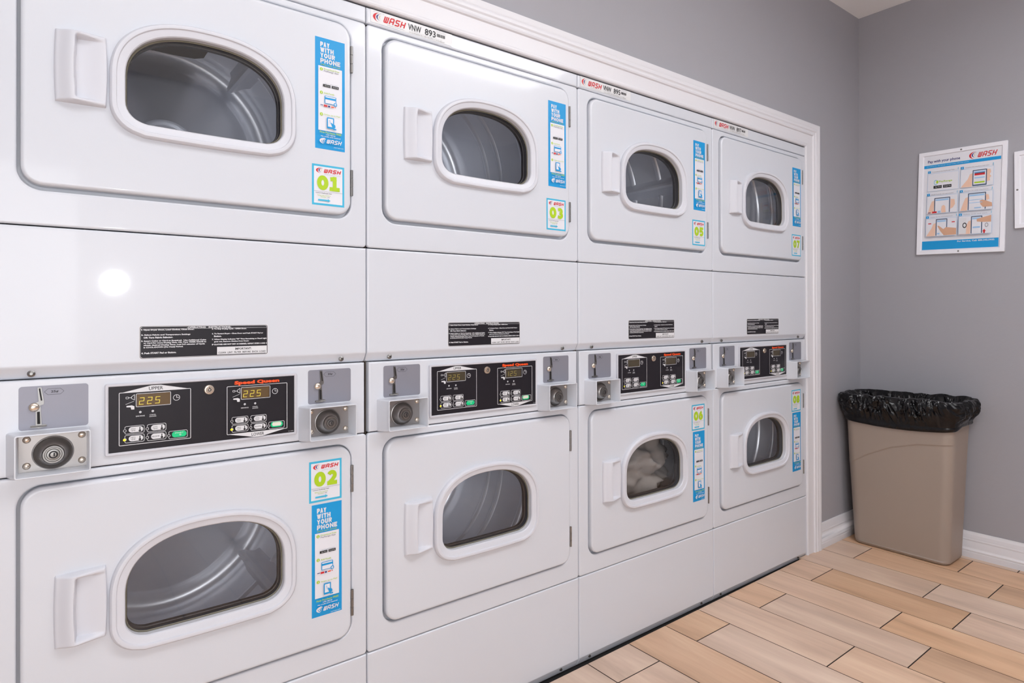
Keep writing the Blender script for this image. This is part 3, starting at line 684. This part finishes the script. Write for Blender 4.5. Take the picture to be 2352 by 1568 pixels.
def baffle_mesh(k):
    mb = MB(); a = 2*PI*k/3
    def P(w_, h_, y): r = .291-h_; return (r*math.cos(a)-w_*math.sin(a), y, r*math.sin(a)+w_*math.cos(a))
    ls = []
    for y, s_ in ((.085, .02), (.10, 1), (.50, 1), (.53, .02)):
        ls.append([P(-.034, -.002, y), P(-.020, .020*s_, y), P(-.008, .052*s_, y), P(0, .058*s_, y), P(.008, .052*s_, y), P(.020, .020*s_, y), P(.034, -.002, y)])
    mb.loops(ls, DRUM, closed=False); return mb

DLOW = -.967
def child(mb_, name, parent, dz=0.0, angle=32, label=None, flip=False):
    o = sh(mb_).build(name, parent, angle, flip=flip)
    if dz: o.location = (0, 0, dz)
    if label: o['label'] = label
    return o
PROTO = {}
def dryer(idx, label, nums, asset, stickers_low, disp, worn, rots):
    t = empty('stacked_dryer', (W*idx-CX, 0, 0), label, 'dryer', 'coin-operated stacked dryers')
    def part(key, fn, name, parent, dz=0.0, angle=32, label=None, flip=False):
        if key in PROTO:
            o = bpy.data.objects.new(name, PROTO[key]); COL.objects.link(o); o.parent = parent; o.location = (0, 0, dz)
            if label: o['label'] = label
            return o
        o = child(fn(), name, parent, dz, angle, label, flip); PROTO[key] = o.data; return o
    part('cab', cabinet, 'cabinet', t, flip=None)
    part('upp', upper_panel, 'front_panel', t); part('lwp', lower_panel, 'front_panel', t)
    s_ = part('top', top_strip, 'top_strip', t)
    if asset: part('as'+asset, lambda: asset_label(asset), 'asset_label', s_, flip=None, label='white label with red logo and black number '+asset)
    for up_, dz in ((True, 0.0), (False, DLOW)):
        d = part('door', door_mesh, 'door', t, dz); d.location = (0, -.0025, dz)
        part('frame', frame_mesh, 'window_frame', d); part('seal', seal_mesh, 'window_seal', d, flip=None, label='dark rubber window seal'); part('glass', glass_mesh, 'window_glass', d, angle=80)
        part('handle', handle_mesh, 'door_handle', d, angle=50)
        part('h1', lambda: hinge_mesh(1.6150, 1.6768), 'hinge', d, label='steel hinge'); part('h2', lambda: hinge_mesh(1.3305, 1.3905), 'hinge', d, label='steel hinge')
        if up_:
            part('pay', pay_sticker, 'payment_sticker', d, flip=None, label='tall blue sticker reading pay with your phone')
            part('n'+nums[0], lambda: num_sticker(nums[0]), 'number_sticker', d, flip=None, label='cyan bordered sticker with green number '+nums[0])
        elif stickers_low:
            o = part('pay', pay_sticker, 'payment_sticker', d, flip=None, label='tall blue sticker reading pay with your phone'); o.location = (-.0085, 0, -.0765)
            o = part('n'+nums[1], lambda: num_sticker(nums[1]), 'number_sticker', d, flip=None, label='cyan bordered sticker with green number '+nums[1]); o.location = (-.0070, 0, .3050)
        zc_ = 1.505+dz*(1.0)
        if 'drum' in PROTO: dr = bpy.data.objects.new('drum', PROTO['drum']); COL.objects.link(dr); dr.parent = t
        else: dr = drum_mesh().build('drum', t, 40, flip=None); PROTO['drum'] = dr.data; dr['label'] = 'ribbed steel drum interior'
        dr.location = (.002, 0, zc_); dr.rotation_euler = (0, rots[0 if up_ else 1], 0)
        for k in range(3):
            if 'baf%d' % k in PROTO: b_ = bpy.data.objects.new('baffle', PROTO['baf%d' % k]); COL.objects.link(b_); b_.parent = dr
            else: b_ = baffle_mesh(k).build('baffle', dr, 25, flip=None); PROTO['baf%d' % k] = b_.data
    a = part('acc', access_panel, 'access_panel', t)
    part('ins', instruction_plate, 'instruction_plate', a, flip=None, label='black operating instructions plate with white text')
    for k, x in enumerate((-.6252, -.0610)): part('sc%d' % k, lambda: screw(x, .0045, .9548), 'screw', a, label='small steel screw')
    c = part('ctl', control_panel, 'control_panel', t)
    part('bez', bezel_mesh, 'bezel', c); 
    dp = part('dsp', display_panel, 'display_panel', t, flip=None, label='black control film with white printing and orange brand lettering')
    for (x0, z1, k) in ((-.4960, .9118, 0), (-.3090, .9102, 1)):
        dg, br = disp[k]
        part('led%s%s%d' % (dg, br, k), lambda: display_mesh(x0, z1, dg, br), 'digital_display', dp, flip=None, label='amber digit display window')
        part('st%d%d' % (k, worn[k]), lambda: start_mesh(x0, z1, worn[k]), 'start_button', dp, flip=None, label='green start button')
    part('key', keylock_mesh, 'key_lock', dp, label='round nickel key lock')
    for k, (gx, bx0, bx1) in enumerate(((-.6425, -.6480, -.5410), (-.1388, -.1490, -.0412))):
        g = part('gp%d' % k, lambda: slot_plate(gx), 'coin_slot_plate', t, flip=None, label='grey coin entry plate')
        part('cs%d' % k, lambda: coin_slot(gx), 'coin_slot', g, flip=None, label='chrome coin slot marked 25 cents')
        cb = part('cb%d' % k, lambda: coin_box(bx0, bx1), 'coin_box', t, angle=40)
        part('lp%d' % k, lambda: lock_plate(bx0, bx1), 'lock_plate', cb, flip=None, label='dished steel lock plate'); part('lc%d' % k, lambda: lock_cyl(bx0, bx1), 'lock_cylinder', cb, label='round steel lock with keyhole')
        for q, (rx, rz) in enumerate(((bx0+.0165, .8405), (bx1-.0115, .8405), (bx0+.0165, .7950), (bx1-.0115, .7950))): part('rv%d%d' % (k, q), lambda: rivet(rx, rz), 'rivet', cb, label='domed nickel rivet')
    kp = part('kck', kick_panel, 'kick_panel', t)
    for k, x in enumerate((-.6395, -.0720)): part('ks%d' % k, lambda: screw(x, .003, .0055, .0036, mat('dark_screw', (90, 84, 80), .4, .8)), 'screw', kp, label='small dark screw')
    return t
G = 'coin-operated stacked dryers'
dryer(0, 'white stacked tumble dryer with doors numbered 01 and 02, nearest and leftmost', ('01', '02'), None, True, (('225', True), ('225', True)), (0, 1), (-.87, .70))
dryer(1, 'white stacked tumble dryer with upper door 03 and a bare lower door without stickers', ('03', '04'), '893', False, (('225', False), ('125', False)), (0, 1), (.95, -.55))
dryer(2, 'white stacked tumble dryer with doors numbered 05 and 06, grey laundry in the lower drum', ('05', '06'), '895', True, (('', False), ('', False)), (0, 0), (-.15, 1.0))
dryer(3, 'white stacked tumble dryer with doors numbered 07 and 08, farthest, beside the white casing', ('07', '08'), '897', True, (('', False), ('', False)), (0, 0), (1.4, 1.4))

# laundry in the lower drum of the third dryer
mb = MB(); NU, NV = 120, 80; g = []
for j in range(NV+1):
    ph = PI*j/NV; row = []
    for i in range(NU):
        th = 2*PI*i/NU; d = Vector((math.sin(ph)*math.cos(th), math.sin(ph)*math.sin(th), math.cos(ph)))
        q = d*1.5+Vector((3.1, 0, 7)); r1 = 1-abs(noise.noise(q*1.1+noise.noise_vector(q*.8)*1.2))*2.0; r2 = 1-abs(noise.noise(q*2.6))*2
        r3 = 1-abs(noise.noise(q*4.5+Vector((2, 8, 1))))*2; r = 1+.20*r1+.10*r2+.03*r3
        row.append((d.x*.215*r, d.y*.165*r, d.z*.175*r))
    g.append(row)
mb.loops(g, CLOTH); o = mb.build('laundry', None, 180, flip=None); o.location = (W*2-.331, .245, .500)
tag(o, 'crumpled grey laundry inside the dryer door numbered 06', 'laundry')

# ------------------------------------------------------------------ signs on the end wall
def sign(name, c, w, h, rot, label, full):
    t = empty(name, c, label, 'sign', 'framed signs on the end wall'); t.rotation_euler = (rot, 0, 0)
    mb = MB()   # local: right = -y, up = z, out = -x
    def R_(i, x): return [(x, -a, b) for a, b in rr2(-w/2+i, w/2-i, -h/2+i, h/2-i, .0012, 2)]
    mb.loops([R_(0, 0), R_(0, -.010), R_(.001, -.0115), (R_(.0165, -.0115)), R_(.0175, -.0100), R_(.019, -.0065), R_(.0215, -.006)], mat('sign_frame_white', (232, 232, 238), .35), cap1=True)
    mb.build('frame', t, 25)
    for z in ((h/2-.010), -(h/2-.010)) if full else (0,):
        mb = MB(); y = 0 if full else (w/2-.010); mb.lathe((-.0115, y, z), [(.0038, 0), (.0034, -.0010), (.0001, -.0014)], STEEL, 14, 'x'); mb.build('screw', t)
    pw, ph = w-.043, h-.043
    d = Deco((-.0062, pw/2, -ph/2), R=(0, -pw, 0), U=(0, 0, ph), N=(-1, 0, 0)); d.st = .00012
    Y = lambda v: 1-v
    d.rect(0, 1, 0, 1, PAPER)
    if full:
        d.wash(.60, .955, Y(.092), Y(.012), RED, NAVY, TAN, RED); d.text('Pay with your phone', .05, .485, Y(.078), Y(.040), NAVY, .02)
        d.rect(0, 1, Y(.124), Y(.092), BLUE); d.text('Download the app and get started today with your phone', .04, .60, Y(.112), Y(.102), WINK)
        d.rect(0, 1, Y(1), Y(.908), BLUE); d.text('For Service, Call: 800.342.5932', .48, .95, Y(.935), Y(.917), WINK, .03)
        cap = ['Download the PayRange App', 'Choose the machine near you', 'Add funds to account', 'Swipe to pay machine', 'Swipe up to send payment', 'Select cycle and start']
        for k in range(6):
            c0 = (.055, .455)[0] if k % 2 == 0 else .50; c1 = c0+.42; r0 = .185+(k//2)*.243; r1 = r0+.190
            d.rect(c0, c0+.04, Y(r0-.005), Y(r0-.030), BLUE); d.glyphs(str(k+1), c0+.0145, c0+.0255, Y(r0-.010), Y(r0-.024), .18, WINK); d.text(cap[k], c0+.06, c0+.36, Y(r0-.010), Y(r0-.022), GINK)
            d.rect(c1-.012, c1-.006, Y(r0-.010), Y(r0-.035), CYAN)
            d.rect(c0, c1, Y(r1), Y(r0), LBLUE); d.rect(c0+.003, c1-.003, Y(r1-.002), Y(r0+.002), PAPER)
            X = lambda u: c0+u*(c1-c0)
            V = lambda v: Y(r0+v*(r1-r0))
            if k == 0:
                d.ring(X(.27), V(.52), .026, .006, CYAN); d.disc(X(.32), V(.50), .016, LIME); d.text('PayRange', X(.38), X(.80), V(.56), V(.44), LIME, .02); d.rects([(X(.20), X(.47), V(.86), V(.70)), (X(.51), X(.78), V(.86), V(.70))], INK); d.text('App Store', X(.25), X(.45), V(.82), V(.74), WINK); d.text('Google Play', X(.54), X(.76), V(.82), V(.74), WINK)
                continue
            px0, px1, py0, py1 = ((.37, .80, .10, .96), (.25, .76, .12, .97), (.26, .80, .06, .97), (.33, .70, .04, .97), (.38, .72, .04, .97))[k-1]
            d.poly([(X(.02), V(.985)), (X(px0-.02), V(.985)), (X(px0+.01), V(.25)), (X(px0-.08), V(.30)), (X(px0-.14), V(.55)), (X(.05), V(.9))], SKIN)
            if k == 1: d.poly([(X(.78), V(.12)), (X(.90), V(.14)), (X(.92), V(.3)), (X(.88), V(.42)), (X(.93), V(.52)), (X(.88), V(.62)), (X(.90), V(.74)), (X(.79), V(.78))], SKIN)
            d.rr(X(px0), X(px1), V(py1), V(py0), .006, SBLUE); d.rect(X(px0+.03), X(px1-.03), V(py1-.07 if k == 1 else py1), V(py0+.05), PAPER)
            d.rect(X(px0+.04), X(px1-.05), V(py0+.17), V(py0+.08), LBLUE)
            if k == 1: d.rect(X(px0+.06), X(px1-.06), V(.40), V(.30), RED); d.rect(X(px0+.06), X(px1-.06), V(.30), V(.25), SBLUE); d.rect(X(px0+.06), X(px1-.06), V(.56), V(.50), LBLUE); d.rect(X(px0+.06), X(px1-.06), V(.82), V(.74), LIME)
            if k == 2: d.rects([(X(.05), X(.14), V(.95), V(.91))], NAVY); d.rect(X(.19), X(.34), V(.97), V(.87), RED); d.rect(X(.37), X(.46), V(.96), V(.86), LBLUE); d.poly([(X(.48), V(.80)), (X(.50), V(.60)), (X(.56), V(.55)), (X(.61), V(.62)), (X(.63), V(.97)), (X(.50), V(.97))], SKIN); d.poly([(X(.78), V(.25)), (X(.90), V(.28)), (X(.92), V(.55)), (X(.86), V(.72)), (X(.77), V(.8))], SKIN)
            if k == 3: d.poly([(X(.62), V(.50)), (X(.70), V(.46)), (X(.80), V(.52)), (X(.98), V(.66)), (X(.99), V(.85)), (X(.72), V(.86)), (X(.64), V(.70))], SKIN2); d.poly([(X(.79), V(.18)), (X(.88), V(.22)), (X(.90), V(.45)), (X(.82), V(.52))], SKIN); d.rects([(X(px0+.04), X(px1-.1), V(.45), V(.42)), (X(px0+.04), X(px1-.1), V(.60), V(.57))], LBLUE); d.rect(X(.46), X(.66), V(.90), V(.84), LBLUE)
            if k == 4: d.poly([(X(.38), V(.42)), (X(.43), V(.42)), (X(.58), V(.62)), (X(.66), V(.52)), (X(.78), V(.55)), (X(.99), V(.60)), (X(.99), V(.96)), (X(.60), V(.97)), (X(.48), V(.72))], SKIN2); d.rects([(X(.08), X(.18), V(.30), V(.25)), (X(.84), X(.94), V(.28), V(.23))], RED); d.rect(X(.38), X(.46), V(.90), V(.82), LBLUE)
            if k == 5: d.rect(X(.02), X(.24), V(.96), V(.10), WINK); d.ring(X(.19), V(.50), .028, .010, INK); d.poly([(X(.55), V(.20)), (X(.98), V(.04)), (X(.98), V(.40)), (X(.70), V(.38)), (X(.56), V(.34))], SKIN2); d.disc(X(.85), V(.55), .022, GINK); d.disc(X(.85), V(.55), .015, WINK); d.poly([(X(.76), V(.98)), (X(.76), V(.88)), (X(.73), V(.88)), (X(.785), V(.76)), (X(.84), V(.88)), (X(.81), V(.88)), (X(.81), V(.98))], RED); d.rect(X(px0+.06), X(px1-.06), V(.68), V(.60), LBLUE)
    else:
        d.rect(.06, .94, .66, .665, LBLUE); d.text('NOTICE', .2, .8, .84, .92, GINK, .03)
        for k in range(9): d.rects([(.1, .9-.07*(k % 3), .60-k*.05, .608-k*.05)], GINK)
    d.build('printed_sheet', t, flip=None, smooth=False)
    return t
sign('wall_sign', (XW, (-.2516-.5790)/2, (1.7684+1.7924+1.3099+1.3261)/4), .3265, .4625, .030, 'white framed sign with pay with your phone steps and blue bands', True)
sign('wall_sign', (XW, -.6061-.165, 1.5630), .33, .3165, 0.0, 'white framed notice cut off by the right edge of the photo', False)

# ------------------------------------------------------------------ trash can
BX0, BX1, BY0, BY1 = 2.380, 2.574, -.4290, -.0470      # foot
TX0, TX1, TY0, TY1 = 2.3450, 2.5800, -.4640, -.0270    # rim
HB = .672
def bloop(z, ins=0.0, n=12):
    t = z/HB; x0, x1, y0, y1 = [a+(b-a)*t for a, b in ((BX0, TX0), (BX1, TX1), (BY0, TY0), (BY1, TY1))]
    P = []; r = .040-ins
    x0 += ins; x1 -= ins; y0 += ins; y1 -= ins
    cs = ((x1-r, y0+r, -PI/2), (x1-r, y1-r, 0), (x0+r, y1-r, PI/2), (x0+r, y0+r, PI))
    for q, (cx, cy, a) in enumerate(cs):
        for i in range(n+1): th = a+PI/2*i/n; P.append([cx+r*math.cos(th), cy+r*math.sin(th), z])
        c2 = cs[(q+1) % 4]; th = a+PI/2; e0 = (cx+r*math.cos(th), cy+r*math.sin(th)); e1 = (c2[0]+r*math.cos(c2[2]), c2[1]+r*math.sin(c2[2]))
        for i in range(1, 24): P.append([e0[0]+(e1[0]-e0[0])*i/24, e0[1]+(e1[1]-e0[1])*i/24, z])
    return P
def arc_z(y):   # embossed curve on the front face, fitted
    pts = [(-.0435, .3650), (-.122, .4186), (-.2213, .4685), (-.3253, .4985), (-.4537, .5120)]
    if y >= pts[0][0]: return pts[0][1]
    for (a, za), (b, zb_) in zip(pts, pts[1:]):
        if b <= y <= a: t = (y-a)/(b-a); return za+(zb_-za)*t
    return pts[-1][1]
mb = MB(); ls = []
HBX = .664
for ins, z in ((.030, 0.0), (.012, .0005), (.004, .005), (.0, .014)): ls.append(bloop(z, ins))
nz = 260
for k in range(1, nz+1): ls.append(bloop(.014+(HBX-.014)*k/nz))
for l in ls[4:]:
    for p in l:
        zo = p[2]; xf = BX0+(TX0-BX0)*zo/HB; fade = max(0, min(1, (xf+.045-p[0])/.03)); za = arc_z(p[1]); Z0 = .47
        zn = zo*za/Z0 if zo < Z0 else za+(zo-Z0)*(HBX-za)/(HBX-Z0)
        t_ = (BX1-p[0])/(BX1-BX0); p[2] = zn; p[0] += (TX0-BX0)*(zn-zo)/HB*max(0, min(1, t_))+(TX1-BX1)*(zn-zo)/HB*max(0, min(1, 1-t_))
        s_ = max(0, min(1, (Z0-zo+.001)/.0045)); p[0] += .0032*s_*s_*(3-2*s_)*fade
ls.append(bloop(HBX, .003)); ls.append(bloop(HBX-.01, .004)); ls.append(bloop(.02, .006))
mb.loops(ls, TAUPE, cap0=True, cap1=True)
t = empty('trash_can', ((BX0+BX1)/2, (BY0+BY1)/2, 0), 'slim taupe plastic trash can standing in the room corner', 'trash can')
o = mb.build('can_body', t, 60, flip=None); o.location = (-t.location[0], -t.location[1], 0)
# liner
prof = [(-.065, .40), (-.050, .55), (-.036, .62), (-.024, .655), (-.010, .680), (.003, .692), (.014, .690), (.020, .682), (.025, .668), (.026, .652), (.024, .636), (.020, .620), (.016, .606), (.013, .594), (.011, .585), (.0125, .580), (.012, .574), (.009, .569), (.006, .567)]
# densify
pp = []
for a, b in zip(prof, prof[1:]):
    for k in range(5): pp.append((a[0]+(b[0]-a[0])*k/5, a[1]+(b[1]-a[1])*k/5))
pp.append(prof[-1])
def bloop2(z, out, N=520):
    L = bloop(min(z, HB), 0); n = len(L); 
    per = [0]
    for i in range(n): per.append(per[-1]+math.dist(L[i][:2], L[(i+1) % n][:2]))
    T = per[-1]; R_ = []; j = 0
    for k in range(N):
        s_ = T*k/N
        while per[j+1] < s_: j += 1
        f = (s_-per[j])/max(1e-9, per[j+1]-per[j]); a = L[j]; b = L[(j+1) % n]
        x, y = a[0]+(b[0]-a[0])*f, a[1]+(b[1]-a[1])*f
        dx, dy = b[0]-a[0], b[1]-a[1]; l_ = math.hypot(dx, dy); R_.append((x+dy/l_*out, y-dx/l_*out, z, s_/T, dy/l_, -dx/l_))
    return R_
mb = MB(); ls = []
for i, (out, z) in enumerate(pp):
    u = i/(len(pp)-1); l = []
    amp = .0012+.0145*max(0, min(1, (z-.592)/.03))*(1 if u > .15 else .6)
    for (x, y, zz, s_, nx, ny) in bloop2(z, out):
        a_ = s_*2*PI
        base_ = Vector((math.cos(a_)*3.0+x*2.0, math.sin(a_)*3.0+y*4.5, zz*5.5))
        wv = noise.noise_vector(base_*.9)*.55
        sk = base_+wv+Vector((zz*5, 0, 0))
        n1 = 1-2.2*abs(noise.noise(sk*1.5)); n2 = 1-2*abs(noise.noise(sk*3.6+Vector((5, 1, 2)))); n3 = 1-2*abs(noise.noise(sk*8.0+Vector((1, 7, 2))))
        d_ = amp*(.75*n1+.42*n2+.16*n3-.38)
        droop = 0.0
        if u > .35:
            c = (y+.245)/.21; front = max(0, min(1, (2.42-x)/.05)); droop = (u-.35)/.65*(-.014*(1-c*c)*front+.016*(1-front))
        dz = amp*.5*noise.noise(sk*1.2+Vector((9, 9, 9)))
        X = min(x+nx*d_, XW-.004); Yv = min(y+ny*d_, -.006)
        l.append((X, Yv, zz+dz+droop))
    ls.append(l)
mb.loops(ls, BAG)
o = mb.build('trash_bag', None, 38, flip=None); o.data['x'] = 0
tag(o, 'glossy black crumpled trash bag lining the can, folded over its rim', 'trash bag')
